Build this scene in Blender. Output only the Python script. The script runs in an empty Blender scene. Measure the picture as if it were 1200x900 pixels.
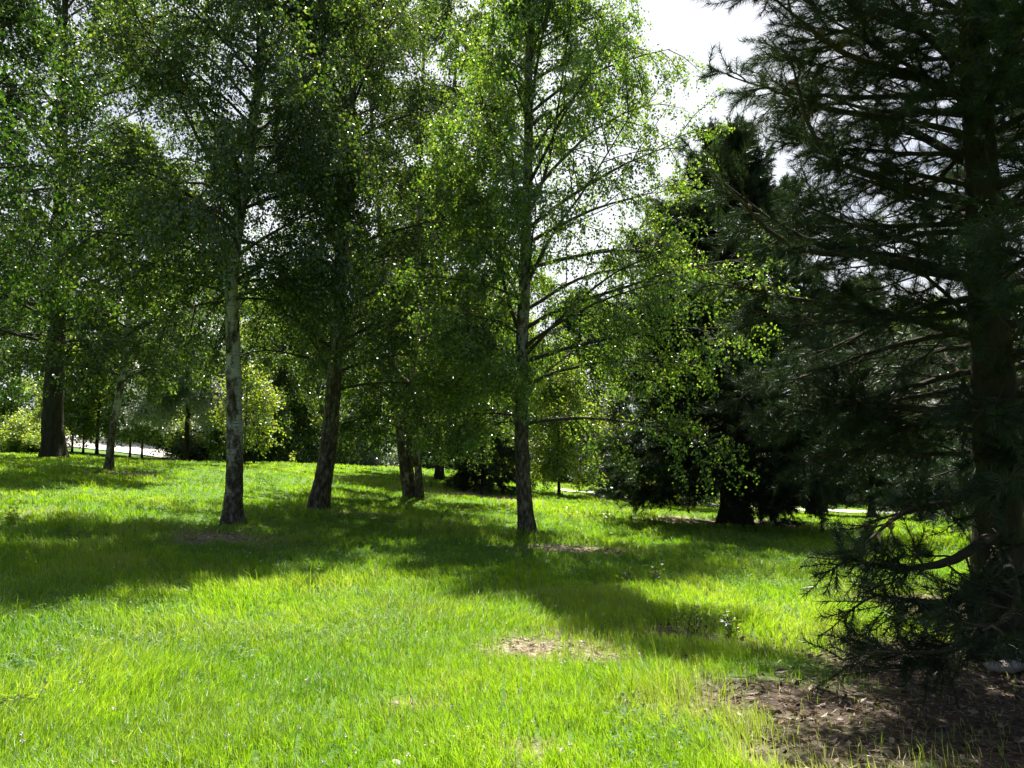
import bpy, math, numpy as np
from mathutils import Vector
SC = bpy.context.scene
COL = SC.collection
R = math.radians
F = 900.0            # focal length in photo pixels (1200 wide)
EYE = 1.6
PITCH = math.atan(70 / F)
SUN_EL, SUN_AZ = R(63), R(1)

# ------------------------------------------------------------------ helpers
def px(u, v, d):
    """world point seen at photo pixel (u, v) at forward distance d"""
    a, b = (u - 600) / F, (450 - v) / F
    y = math.cos(PITCH) - b * math.sin(PITCH)
    z = math.sin(PITCH) + b * math.cos(PITCH)
    return np.array([a * d / y, d, EYE + z * d / y])

def h2(ix, iy, seed):
    h = (ix.astype(np.int64) * 374761393 + iy.astype(np.int64) * 668265263 + seed * 1442695041) & 0xffffffff
    h = ((h ^ (h >> 13)) * 1274126177) & 0xffffffff
    return ((h ^ (h >> 16)) & 0xffff) / 65535.0

def vnoise(x, y, seed=0):
    x = np.asarray(x, float); y = np.asarray(y, float)
    ix, iy = np.floor(x), np.floor(y)
    fx, fy = x - ix, y - iy
    fx = fx * fx * (3 - 2 * fx); fy = fy * fy * (3 - 2 * fy)
    a, b = h2(ix, iy, seed), h2(ix + 1, iy, seed)
    c, d = h2(ix, iy + 1, seed), h2(ix + 1, iy + 1, seed)
    return (a * (1 - fx) + b * fx) * (1 - fy) + (c * (1 - fx) + d * fx) * fy

def fbm(x, y, seed=0, o=3):
    s, a, t = 0, 1.0, 0
    for k in range(o):
        s = s + a * vnoise(x * 2 ** k, y * 2 ** k, seed + k * 7); t += a; a *= .5
    return s / t

# ground control points: (photo x, photo y, distance)
CP = [(62, 537, 28), (128, 552, 22), (218, 545, 36), (272, 617, 14.2), (372, 590, 17), (478, 582, 21),
      (515, 560, 30), (617, 632, 15), (860, 612, 19), (1022, 608, 28), (420, 547, 38), (300, 545, 38),
      (570, 580, 26), (700, 583, 32), (950, 600, 35), (1100, 604, 35), (0, 640, 10.5), (150, 534, 44), (60, 520, 56), (150, 526, 56), (30, 514, 72), (170, 518, 72), (262, 544, 50)]
cps = np.array([px(*c) for c in CP] + [(0, 0, 0), (-4, 4, .05), (4, 4, -.05), (-1, 8, 0.02), (4.5, 7, -.12), (0, -15, 0),
               (-30, 75, .1), (0, 75, -.6), (35, 75, -2.6), (-40, 35, 1.2), (35, 30, -1.9), (-15, 0, .3), (15, 0, -.3), (12, 12, -.5)])
A_ = np.c_[cps[:, 0], cps[:, 1], np.ones(len(cps))]
PL = np.linalg.lstsq(A_, cps[:, 2], rcond=None)[0]
SG = 9.0
K = np.exp(-((cps[:, None, :2] - cps[None, :, :2]) ** 2).sum(-1) / (2 * SG * SG)) + np.eye(len(cps)) * .02
W = np.linalg.solve(K, cps[:, 2] - A_ @ PL)

def height(x, y):
    x = np.asarray(x, float); y = np.asarray(y, float)
    r = np.hypot(x, y - 20); k = np.minimum(1, 75 / np.maximum(r, 1e-6))
    xc, yc = x * k, 20 + (y - 20) * k
    z = PL[0] * xc + PL[1] * yc + PL[2]
    for (cx, cy, _), w in zip(cps, W):
        z = z + w * np.exp(-((xc - cx) ** 2 + (yc - cy) ** 2) / (2 * SG * SG))
    z = z + np.clip(1.6 - r / 22, 0, 1) * .10 * (fbm(x * .45 + 9, y * .45, 3, 2) - .5) + .035 * (vnoise(x * 1.7, y * 1.7, 11) - .5) * 2 * np.clip(1.6 - r / 22, 0, 1)
    return z

def ground(u, v, d):
    p = px(u, v, d); p[2] = float(height(p[0], p[1])); return p

def mesh(name, parts, mats, smooth=False):
    """parts: list of (verts, faces(n,k), material index, per-face random or None)"""
    V, LI, LT, MI, RN = [], [], [], [], []
    off = 0
    for v, f, m, r in parts:
        if not len(f): continue
        V.append(v.reshape(-1, 3)); LI.append((f + off).ravel()); LT.append(np.full(len(f), f.shape[1]))
        MI.append(np.full(len(f), m)); RN.append(np.zeros(len(f)) if r is None else r); off += V[-1].shape[0]
    V = np.concatenate(V); LI = np.concatenate(LI); LT = np.concatenate(LT)
    me = bpy.data.meshes.new(name)
    me.vertices.add(len(V)); me.vertices.foreach_set('co', V.astype(np.float32).ravel())
    me.loops.add(len(LI)); me.loops.foreach_set('vertex_index', LI.astype(np.int32))
    me.polygons.add(len(LT))
    me.polygons.foreach_set('loop_start', np.r_[0, np.cumsum(LT)[:-1]].astype(np.int32))
    me.polygons.foreach_set('loop_total', LT.astype(np.int32))
    me.polygons.foreach_set('material_index', np.concatenate(MI).astype(np.int32))
    sm = np.concatenate([np.full(len(f), (m == 0) if smooth == 'first' else bool(smooth)) for _, f, m, _ in parts if len(f)])
    me.polygons.foreach_set('use_smooth', sm)
    a = me.attributes.new('rnd', 'FLOAT', 'FACE'); a.data.foreach_set('value', np.concatenate(RN).astype(np.float32))
    me.update(calc_edges=True)
    for m in mats: me.materials.append(m)
    return me

def link(name, data, parent=None, loc=(0, 0, 0), **pr):
    o = bpy.data.objects.new(name, data); COL.objects.link(o)
    if parent is not None: o.parent = parent
    o.location = loc
    for k, v in pr.items():
        if v: o[k] = v
    return o

def nrm(v): return v / np.maximum(np.linalg.norm(v, axis=-1, keepdims=True), 1e-9)

def grow(S, D, L, n, droop, wob, rng, up=0.0):
    P = [S]; D = nrm(D)
    for k in range(n):
        D = nrm(D + np.array([0, 0, -1.]) * droop / n + np.array([0, 0, 1.]) * up * (k / n) ** 2 / n * 3 + rng.normal(0, wob, D.shape) / math.sqrt(n))
        P.append(P[-1] + D * (L / n)[:, None])
    return np.stack(P, 1)

def sample(P, idx, t):
    n = P.shape[1] - 1
    f = np.clip(t, 0, .9999) * n; i = f.astype(int); f = (f - i)[:, None]
    a, b = P[idx, i], P[idx, i + 1]
    return a * (1 - f) + b * f, nrm(b - a)

def kids(P, n, t0, t1, a0, a1, rng, flat=0.0):
    N = len(P); idx = np.repeat(np.arange(N), n)
    t = t0 + (t1 - t0) * (np.tile(np.arange(n), N) + rng.random(N * n)) / n
    S, T = sample(P, idx, t)
    q = rng.normal(size=T.shape)
    if flat:
        side = nrm(np.cross(T, [0, 0, 1.])) * rng.choice([-1, 1], len(T))[:, None]
        q = q * (1 - flat) + side * flat * 1.5
    q = nrm(q - (q * T).sum(-1, keepdims=True) * T)
    a = R(1) * rng.uniform(a0, a1, len(T))[:, None]
    return S, np.cos(a) * T + np.sin(a) * q, idx, t

def tubes(P, r0, r1, sides, power=1.0):
    N, S, _ = P.shape
    T = nrm(np.gradient(P, axis=1))
    ref = np.where(np.abs(T[:, :1, 2:3]) > .8, np.array([1., 0, 0]), np.array([0, 0, 1.]))
    ref = np.broadcast_to(ref, T.shape)
    U = nrm(np.cross(T, ref)); Vv = np.cross(T, U)
    s = np.linspace(0, 1, S)[None] ** power
    r = np.asarray(r0)[:, None] * (1 - s) + np.asarray(r1)[:, None] * s
    an = np.arange(sides) * 2 * math.pi / sides
    V = P[:, :, None] + r[:, :, None, None] * (U[:, :, None] * np.cos(an)[None, None, :, None] + Vv[:, :, None] * np.sin(an)[None, None, :, None])
    b = (np.arange(N) * S * sides)[:, None, None] + (np.arange(S - 1) * sides)[None, :, None]
    j = np.arange(sides)[None, None]; j2 = (j + 1) % sides
    Fq = np.stack([b + j, b + j2, b + sides + j2, b + sides + j], -1).reshape(-1, 4)
    return V.reshape(-1, 3), Fq

def spline(ctrl, n):
    c = np.array(ctrl, float); c = np.vstack([2 * c[0] - c[1], c, 2 * c[-1] - c[-2]])
    m = len(c) - 3; out = []
    for t in np.linspace(0, m - 1e-6, n):
        i = int(t); f = t - i; p0, p1, p2, p3 = c[i:i + 4]
        out.append(.5 * ((2 * p1) + (-p0 + p2) * f + (2 * p0 - 5 * p1 + 4 * p2 - p3) * f * f + (-p0 + 3 * p1 - 3 * p2 + p3) * f ** 3))
    return np.array(out)

def trunk_tube(pts, r0, rtop, rng, sides=20, flare=.5, rough=.08, seed=1):
    """tapered trunk with a root flare and uneven bark relief"""
    S = len(pts)
    T = nrm(np.gradient(pts, axis=0)); U = nrm(np.cross(T, [0, 1., 0])); Vv = np.cross(T, U)
    z = np.r_[0, np.cumsum(np.linalg.norm(np.diff(pts, axis=0), axis=1))]
    t = z / z[-1]
    r = r0 * (1 - t) ** .85 + rtop * t + r0 * flare * np.exp(-z / (r0 * 1.6))
    an = np.arange(sides) * 2 * math.pi / sides
    lump = vnoise(an[None] * 1.3 + 0 * z[:, None], z[:, None] * 5, seed) - .5 + .6 * (vnoise(an[None] * 3.5, z[:, None] * 16, seed + 5) - .5)
    root = np.exp(-z / (r0 * 1.3))[:, None] * np.cos(an * 5 + seed)[None] * .22
    rr = r[:, None] * (1 + rough * 2 * lump * (.4 + np.exp(-z / 1.2))[:, None] + root)
    V = pts[:, None] + rr[..., None] * (U[:, None] * np.cos(an)[None, :, None] + Vv[:, None] * np.sin(an)[None, :, None])
    b = (np.arange(S - 1) * sides)[:, None]; j = np.arange(sides)[None]; j2 = (j + 1) % sides
    Fq = np.stack([b + j, b + j2, b + sides + j2, b + sides + j], -1).reshape(-1, 4)
    return V.reshape(-1, 3), Fq

def leaf_quads(C, A, L, Wd, rng):
    N = len(C)
    A = nrm(A); q = rng.normal(size=A.shape); B = nrm(np.cross(A, q)); L = L[:, None]; Wd = Wd[:, None]
    nn = np.cross(A, B)
    v = np.stack([C - A * L * .5, C - A * L * .08 + B * Wd * .5 + nn * L * .07, C + A * L * .5, C - A * L * .08 - B * Wd * .5 + nn * L * .07], 1)
    return v.reshape(-1, 3), np.arange(N * 4).reshape(N, 4)

def needle_tris(B, D, L, w, rng):
    N = len(B); q = rng.normal(size=D.shape); s = nrm(np.cross(D, q)) * w * .5
    v = np.stack([B - s, B + s, B + D * L[:, None]], 1)
    return v.reshape(-1, 3), np.arange(N * 3).reshape(N, 3)

# ------------------------------------------------------------------ materials
def mat(name):
    m = bpy.data.materials.new(name); m.use_nodes = True; nt = m.node_tree; nt.nodes.clear()
    out = nt.nodes.new('ShaderNodeOutputMaterial'); return m, nt, out

def N_(nt, t, **kw):
    n = nt.nodes.new(t)
    for k, v in kw.items(): setattr(n, k, v)
    return n

def ramp(nt, fac, stops):
    n = nt.nodes.new('ShaderNodeValToRGB'); cr = n.color_ramp
    while len(cr.elements) < len(stops): cr.elements.new(.5)
    for e, (p, c) in zip(cr.elements, stops): e.position = p; e.color = (*c, 1)
    nt.links.new(fac, n.inputs['Fac']); return n.outputs['Color']

def foliage(name, cols, tcols, tr=.5, gloss=.06, rough=.35, patch=.25):
    """leaf: diffuse reflection + light passing through + a waxy sheen"""
    m, nt, out = mat(name)
    at = N_(nt, 'ShaderNodeAttribute', attribute_name='rnd')
    tc = N_(nt, 'ShaderNodeTexCoord'); no = N_(nt, 'ShaderNodeTexNoise'); no.inputs['Scale'].default_value = .9
    nt.links.new(tc.outputs['Object'], no.inputs['Vector'])
    mx = N_(nt, 'ShaderNodeMath', operation='MULTIPLY_ADD'); mx.inputs[1].default_value = patch * 2; 
    nt.links.new(no.outputs['Fac'], mx.inputs[0])
    sb = N_(nt, 'ShaderNodeMath', operation='SUBTRACT'); nt.links.new(at.outputs['Fac'], sb.inputs[0]); sb.inputs[1].default_value = patch
    nt.links.new(sb.outputs[0], mx.inputs[2])
    n = len(cols)
    c1 = ramp(nt, mx.outputs[0], [(i / (n - 1), c) for i, c in enumerate(cols)])
    c2 = ramp(nt, mx.outputs[0], [(i / (n - 1), c) for i, c in enumerate(tcols)])
    d = N_(nt, 'ShaderNodeBsdfDiffuse'); t = N_(nt, 'ShaderNodeBsdfTranslucent'); g = N_(nt, 'ShaderNodeBsdfGlossy')
    g.inputs['Roughness'].default_value = rough; g.inputs['Color'].default_value = (.9, .95, 1, 1)
    nt.links.new(c1, d.inputs['Color']); nt.links.new(c2, t.inputs['Color'])
    m1 = N_(nt, 'ShaderNodeMixShader'); m1.inputs['Fac'].default_value = tr
    nt.links.new(d.outputs[0], m1.inputs[1]); nt.links.new(t.outputs[0], m1.inputs[2])
    m2 = N_(nt, 'ShaderNodeMixShader'); m2.inputs['Fac'].default_value = gloss
    nt.links.new(m1.outputs[0], m2.inputs[1]); nt.links.new(g.outputs[0], m2.inputs[2])
    nt.links.new(m2.outputs[0], out.inputs['Surface'])
    return m

def principled(nt, out, rough=.9):
    p = N_(nt, 'ShaderNodeBsdfPrincipled'); p.inputs['Roughness'].default_value = rough
    p.inputs['Specular IOR Level'].default_value = .25
    nt.links.new(p.outputs[0], out.inputs['Surface']); return p

def noise(nt, vec, scale, detail=4, sc3=None, rough=.55):
    n = N_(nt, 'ShaderNodeTexNoise'); n.inputs['Scale'].default_value = scale; n.inputs['Detail'].default_value = detail
    n.inputs['Roughness'].default_value = rough
    if sc3:
        mp = N_(nt, 'ShaderNodeMapping'); mp.inputs['Scale'].default_value = sc3
        nt.links.new(vec, mp.inputs['Vector']); vec = mp.outputs[0]
    nt.links.new(vec, n.inputs['Vector']); return n.outputs['Fac']

def math_(nt, op, a, b=None, clamp=False):
    n = N_(nt, 'ShaderNodeMath', operation=op); n.use_clamp = clamp
    for i, x in enumerate((a, b)):
        if x is None: continue
        if isinstance(x, (int, float)): n.inputs[i].default_value = x
        else: nt.links.new(x, n.inputs[i])
    return n.outputs[0]

def mixc(nt, f, a, b):
    n = N_(nt, 'ShaderNodeMix', data_type='RGBA')
    for i, x in ((0, f), (6, a), (7, b)):
        if isinstance(x, (int, float)): n.inputs[i].default_value = x
        elif isinstance(x, tuple): n.inputs[i].default_value = (*x, 1)
        else: nt.links.new(x, n.inputs[i])
    return n.outputs[2]

def bump(nt, p, h, s, dist=.02):
    b = N_(nt, 'ShaderNodeBump'); b.inputs['Strength'].default_value = s; b.inputs['Distance'].default_value = dist
    nt.links.new(h, b.inputs['Height']); nt.links.new(b.outputs[0], p.inputs['Normal'])

def birch_bark(name, white=.42, darkness=.44, basez=2.0):
    m, nt, out = mat(name); p = principled(nt, out, .75)
    tc = N_(nt, 'ShaderNodeTexCoord'); v = tc.outputs['Object']
    sep = N_(nt, 'ShaderNodeSeparateXYZ'); nt.links.new(v, sep.inputs[0])
    lent = noise(nt, v, 3.2, 5, (1, 1, 9), .6)                   # horizontal lenticels and peeling bands
    pat = noise(nt, v, 2.6, 5, (1.6, 1.6, .9), .65)              # black diamond patches
    base = math_(nt, 'MULTIPLY', math_(nt, 'SUBTRACT', 1.0, math_(nt, 'DIVIDE', sep.outputs['Z'], basez), True), .16)
    pd = math_(nt, 'ADD', pat, base)
    dark = ramp(nt, pd, [(darkness + .05, (0, 0, 0)), (darkness + .14, (1, 1, 1))])
    ld = ramp(nt, lent, [(.56, (0, 0, 0)), (.64, (1, 1, 1))])
    tint = noise(nt, v, 1.3, 3)
    c0 = ramp(nt, tint, [(.3, (white * .72, white * .64, white * .5)), (.7, (white * 1.1, white * 1.06, white * .96))])
    c1 = mixc(nt, math_(nt, 'MULTIPLY', ld, .75), c0, (.06, .045, .035))
    fine = noise(nt, v, 16, 6, (1, 1, .45), .7)
    rb = ramp(nt, fine, [(.36, (.022, .017, .012)), (.52, (.085, .065, .045)), (.66, (.24, .21, .17))])
    c2 = mixc(nt, dark, c1, rb)
    nt.links.new(c2, p.inputs['Base Color'])
    bump(nt, p, math_(nt, 'ADD', pd, math_(nt, 'MULTIPLY', fine, .6)), 1.0, .04)
    return m

def rough_bark(name, c0=(.035, .026, .018), c1=(.11, .085, .06)):
    m, nt, out = mat(name); p = principled(nt, out, .92)
    tc = N_(nt, 'ShaderNodeTexCoord'); v = tc.outputs['Object']
    n1 = noise(nt, v, 9, 6, (1, 1, .22), .65); n2 = noise(nt, v, 1.4, 3)
    c = ramp(nt, n1, [(.35, c0), (.65, c1)])
    c = mixc(nt, math_(nt, 'MULTIPLY', n2, .35), c, (.05, .06, .03))
    nt.links.new(c, p.inputs['Base Color']); bump(nt, p, n1, 1.0, .05)
    return m

BIRCH = birch_bark('birch_bark', .42, .42)
BIRCH_D = birch_bark('rough_birch_bark', .26, .36, 3.5)
BIRCH_M = birch_bark('mixed_birch_bark', .32, .38, 3.0)
BARK = rough_bark('lime_bark', (.02, .016, .012), (.07, .055, .04))
PBARK = rough_bark('pine_bark', (.014, .01, .008), (.05, .035, .025))
TWIG = rough_bark('twig_bark', (.03, .02, .014), (.07, .05, .035))
LIMB = rough_bark('limb_bark', (.03, .024, .018), (.10, .085, .065))
L_AIRY = foliage('airy_birch_leaf', [(.03, .065, .01), (.05, .10, .014), (.08, .125, .02)], [(.10, .23, .012), (.20, .38, .02), (.38, .48, .04)], .55, .06, .33)
L_BIRCH = foliage('birch_leaf', [(.016, .036, .006), (.028, .056, .009), (.06, .09, .016)], [(.03, .08, .005), (.08, .17, .008), (.30, .40, .035)], .5, .06, .33)
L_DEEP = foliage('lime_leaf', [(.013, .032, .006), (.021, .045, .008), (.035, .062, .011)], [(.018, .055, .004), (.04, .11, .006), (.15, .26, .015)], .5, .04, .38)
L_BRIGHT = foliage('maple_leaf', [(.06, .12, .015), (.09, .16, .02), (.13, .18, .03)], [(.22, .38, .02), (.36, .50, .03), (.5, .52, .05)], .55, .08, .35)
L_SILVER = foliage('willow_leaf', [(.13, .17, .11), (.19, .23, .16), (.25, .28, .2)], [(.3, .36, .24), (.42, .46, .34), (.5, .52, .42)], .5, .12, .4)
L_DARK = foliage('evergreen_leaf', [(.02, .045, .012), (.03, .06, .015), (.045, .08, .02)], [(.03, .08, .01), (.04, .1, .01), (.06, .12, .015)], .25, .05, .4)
NEEDLE = foliage('pine_needle', [(.012, .026, .012), (.02, .038, .015), (.032, .048, .02)], [(.02, .045, .012), (.035, .065, .016), (.06, .085, .022)], .3, .03, .35)
SPRUCE = foliage('spruce_needle', [(.02, .04, .018), (.03, .055, .022), (.05, .075, .035)], [(.02, .05, .012), (.03, .07, .015), (.05, .09, .02)], .22, .03, .4)
SILVERN = foliage('silver_pine_needle', [(.07, .1, .075), (.11, .14, .10), (.17, .19, .15)], [(.07, .1, .05), (.1, .14, .07), (.14, .17, .1)], .3, .14, .35)
GRASS = foliage('grass_blade', [(.055, .13, .010), (.10, .20, .014), (.15, .24, .025), (.30, .27, .13)], [(.16, .36, .006), (.31, .55, .010), (.45, .60, .03), (.5, .45, .2)], .55, .03, .5, .28)
L_COVER = foliage('clover_leaf', [(.05, .12, .03), (.08, .16, .04), (.13, .2, .07)], [(.1, .26, .03), (.16, .34, .04), (.22, .38, .08)], .4, .015, .5)
TWIGL = foliage('dead_needles', [(.05, .03, .018), (.11, .07, .04), (.2, .14, .09)], [(.04, .02, .01), (.06, .04, .02), (.08, .06, .03)], .15, .03, .5)
STRAW = foliage('dry_straw', [(.22, .17, .1), (.34, .28, .18), (.45, .38, .27)], [(.2, .16, .08), (.3, .25, .14), (.36, .3, .18)], .25, .05, .5)

# ------------------------------------------------------------------ ground
SOIL = []   # (x, y, rx, ry, strength)
for u, v, d0, rx, ry, s in [(638, 757, 0, .55, .42, 1.0), (690, 775, 0, .3, .22, .7), (485, 830, 0, .25, .16, .7), (820, 748, 0, .5, .35, .75),
                            (250, 628, 0, .95, .7, 1.0), (665, 645, 0, .9, .55, 1.0), (420, 602, 0, .9, .35, .8),
                            (960, 865, 0, .5, .35, .9), (1080, 840, 0, 1.3, .9, 1.0), (1180, 800, 0, 1.6, 1.2, 1.0), (1100, 765, 0, .9, .5, 1.0), (1010, 748, 0, .7, .35, .75),
                            (1190, 770, 0, .8, .6, 1.0), (1180, 880, 0, 1.3, .7, 1.0), (1010, 890, 0, .7, .4, .9), (620, 880, 0, .18, .15, .6), (970, 800, 0, .4, .3, .7), (1170, 720, 0, 1.2, 1.2, .9),
                            (860, 612, 0, 2.0, 1.6, .9), (560, 580, 0, 1.6, 1.2, .9), (160, 556, 0, .8, .5, .6), (40, 600, 0, .7, .5, .35)]:
    # march the pixel ray to the ground
    lo = 2.0
    for d in np.arange(2, 60, .05):
        p = px(u, v, d)
        if p[2] <= float(PL[0] * 0 + height(p[0], p[1])): lo = d; break
    p = px(u, v, lo); SOIL.append((p[0], p[1], rx, ry, s))

def soil(x, y):
    x = np.asarray(x, float); y = np.asarray(y, float); m = np.zeros_like(x)
    w = (fbm(x * 2.3, y * 2.3, 21, 3) - .5) * 1.5
    for cx, cy, rx, ry, s in SOIL:
        e = np.sqrt(((x - cx) / rx) ** 2 + ((y - cy) / ry) ** 2)
        m = np.maximum(m, s * np.clip(1.5 - e + w, 0, 1))
    return m

def make_ground():
    n = 520
    u = np.linspace(-1, 1, n)
    X = 10.5 * u + 290 * np.sign(u) * np.abs(u) ** 5
    Yv = np.linspace(-1, 1, n)
    Y = 9 + 13 * Yv + 290 * np.sign(Yv) * np.abs(Yv) ** 5
    gx, gy = np.meshgrid(X, Y)
    z = height(gx, gy); s = soil(gx, gy)
    z = z - .035 * s + .02 * s * (fbm(gx * 9, gy * 9, 5, 2) - .3)
    V = np.stack([gx, gy, z], -1).reshape(-1, 3)
    i, j = np.meshgrid(np.arange(n - 1), np.arange(n - 1), indexing='ij')
    a = i * n + j
    Fq = np.stack([a, a + 1, a + n + 1, a + n], -1).reshape(-1, 4)
    m, nt, out = mat('ground_soil_and_turf'); p = principled(nt, out, .95)
    at = N_(nt, 'ShaderNodeAttribute', attribute_name='soil')
    geo = N_(nt, 'ShaderNodeNewGeometry'); v = geo.outputs['Position']
    n1 = noise(nt, v, 1.1, 4); n2 = noise(nt, v, 14, 5); n3 = noise(nt, v, 60, 4)
    turf = ramp(nt, n1, [(.3, (.05, .11, .012)), (.55, (.08, .16, .016)), (.75, (.12, .17, .03))])
    turf = mixc(nt, math_(nt, 'MULTIPLY', n3, .35), turf, (.03, .05, .01))
    dirt = ramp(nt, n2, [(.3, (.07, .052, .036)), (.5, (.24, .19, .13)), (.72, (.46, .40, .31))])
    dirt = mixc(nt, math_(nt, 'MULTIPLY', n3, .5), dirt, (.12, .09, .065))
    ah = N_(nt, 'ShaderNodeAttribute', attribute_name='humus_and_shade')
    hm = ramp(nt, n2, [(.3, (.03, .022, .015)), (.55, (.075, .055, .038)), (.75, (.15, .12, .085))])
    dirt = mixc(nt, ah.outputs['Fac'], dirt, hm)
    nt.links.new(mixc(nt, at.outputs['Fac'], turf, dirt), p.inputs['Base Color'])
    bump(nt, p, math_(nt, 'ADD', n2, math_(nt, 'MULTIPLY', n3, .5)), .7, .03)
    hum = np.clip((gx - .8) * 1.4, 0, 1) * np.clip((9.5 - gy) * .8, 0, 1) * np.clip(gx * 0 + gy, 0, 1)  # dark needle-mat soil at right; also stands in for the pine's shade
    me = mesh('ground', [(V, Fq, 0, None)], [m], True)
    a = me.attributes.new('humus_and_shade', 'FLOAT', 'POINT'); a.data.foreach_set('value', hum.astype(np.float32).ravel())
    a = me.attributes.new('soil', 'FLOAT', 'POINT'); a.data.foreach_set('value', s.astype(np.float32).ravel())
    link('ground', me, kind='structure')
make_ground()

def make_grass():
    rng = np.random.default_rng(5)
    N = 1050000
    # distance distribution: dense near the viewer, thinning with distance
    d = np.exp(rng.uniform(0, 1, N) ** .82 * math.log(46 / 2.6)) * 2.6
    th = rng.uniform(-.92, .92, N)
    x, y = d * np.sin(th), d * np.cos(th)
    # gather blades into tussocks
    cs = .05 + .009 * d
    gx, gy = np.round(x / cs), np.round(y / cs)
    jx, jy = (h2(gx, gy, 31) - .5), (h2(gx, gy, 32) - .5)
    tx, ty = (gx + jx) * cs, (gy + jy) * cs
    k = np.where(h2(gx, gy, 33) < .5, .35, 0)
    ox, oy = x - tx, y - ty
    x = x - ox * k; y = y - oy * k
    s = soil(x, y)
    keep = rng.random(N) > np.clip(s * 1.35 - .25, 0, .93)
    keep &= ~((x > 1.5) & (y < 6) & (rng.random(N) < .75 * np.clip(s * 4 + .3, 0, 1)))
    keep &= rng.random(N) < .35 + 1.1 * fbm(x * 1.5, y * 1.5, 41, 2)
    x, y, d, ox, oy, s, gx, gy = (a[keep] for a in (x, y, d, ox, oy, s, gx, gy)); N = len(x)
    z = height(x, y) - .01
    tall = fbm(x * .7, y * .7, 51, 3)
    L = (.05 + .19 * tall ** 1.3 + .04 * h2(gx, gy, 34)) * rng.uniform(.55, 1.25, N)
    L = L * np.interp(d, [3, 8, 20, 45], [.8, .8, .62, .5]) * np.clip(1 - .5 * s, .3, 1)
    L *= 1 + 1.2 * np.exp(-((x - 1.05) / .4) ** 2 - ((y - 4.9) / .8) ** 2) + .5 * np.exp(-((x + .2) / .3) ** 2 - ((y - 4.2) / .4) ** 2)
    L *= .6 + .8 * vnoise(x * 2.6, y * 2.6, 57)
    lg = rng.random(N) < .02; L[lg] *= rng.uniform(1.3, 1.9, int(lg.sum()))
    w = (.0031 + .0021 * rng.random(N)) * np.maximum(1, d / 5.5)
    wind = vnoise(x * .4, y * .4, 61) * 6.28
    lean = nrm(np.stack([ox * 6 + .5 * np.cos(wind) + rng.normal(0, .5, N), oy * 6 + .5 * np.sin(wind) + rng.normal(0, .5, N), np.zeros(N)], -1))
    amt = rng.uniform(.1, .75, N)[:, None] ** 1.1
    L *= 1 + .35 * np.clip(1 - np.min([np.hypot(x - cps[q, 0], y - cps[q, 1]) for q in (1, 3, 4, 5, 7)], axis=0) / .45, 0, 1) * 2
    az = rng.uniform(0, math.pi, N); B = np.stack([np.cos(az), np.sin(az), 0 * az], -1)
    P0 = np.stack([x, y, z], -1)
    up = np.array([0, 0, 1.])
    P1 = P0 + (up * .55 + lean * amt * .22) * L[:, None]
    P2 = P1 + (up * .5 * (1 - amt * .75) + lean * amt * .75) * L[:, None]
    wb = B * w[:, None] * .5
    V = np.stack([P0 - wb, P0 + wb, P1 + wb * .85, P1 - wb * .85, P2], 1).reshape(-1, 3)
    b = np.arange(N) * 5
    Q = np.stack([b, b + 1, b + 2, b + 3], -1); T = np.stack([b + 3, b + 2, b + 4], -1)
    r = np.clip(.12 + .5 * rng.random(N) + .5 * (tall - .5) + .45 * (fbm(x * 1.3, y * 1.3, 71, 3) - .5) + .25 * s, 0, .74)
    st = rng.random(N) < .03 * vnoise(x * .8, y * .8, 72) * 2 + .15 * s; r[st] = 1.0
    # triangles share the quads' vertices
    me = mesh('grass', [(V, Q, 0, r), (np.zeros((0, 3)), T - len(V), 0, r)], [GRASS])
    link('grass', me, kind='stuff', label='long bright green lawn grass, sunlit and shaded in bands', category='grass')
make_grass()

def make_cover():
    rng = np.random.default_rng(15)
    N = 60000
    d = 3 + 11 * rng.random(N) ** 1.4; th = rng.uniform(-.85, .8, N); x, y = d * np.sin(th), d * np.cos(th)
    m = fbm(x * .9 + 40, y * .9, 81, 3)
    k = rng.random(N) < np.clip((m - .52) * 7, 0, 1) * (soil(x, y) < .4); x, y, d = x[k], y[k], d[k]; N = len(x)
    z = height(x, y) + rng.uniform(.015, .085, N); C = np.repeat(np.stack([x, y, z], -1), 3, 0)
    az = np.tile(np.arange(3) * 2.094, N) + np.repeat(rng.uniform(0, 6.28, N), 3)
    A = nrm(np.stack([np.cos(az), np.sin(az), rng.normal(.05, .3, 3 * N)], -1)); L = np.repeat(rng.uniform(.012, .03, N), 3)
    nn = nrm(np.c_[rng.normal(0, .35, (3 * N, 2)), np.ones(3 * N)]); B = nrm(np.cross(A, nn)); Lc = L[:, None]
    v = np.stack([C, C + A * Lc * .6 + B * Lc * .42, C + A * Lc, C + A * Lc * .6 - B * Lc * .42], 1).reshape(-1, 3)
    me = mesh('ground_cover', [(v, np.arange(12 * N).reshape(-1, 4), 0, rng.random(3 * N))], [L_COVER])
    link('ground_cover', me, kind='stuff', label='patches of small clover and weed leaves growing between the grass', category='ground cover')
make_cover()

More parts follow.
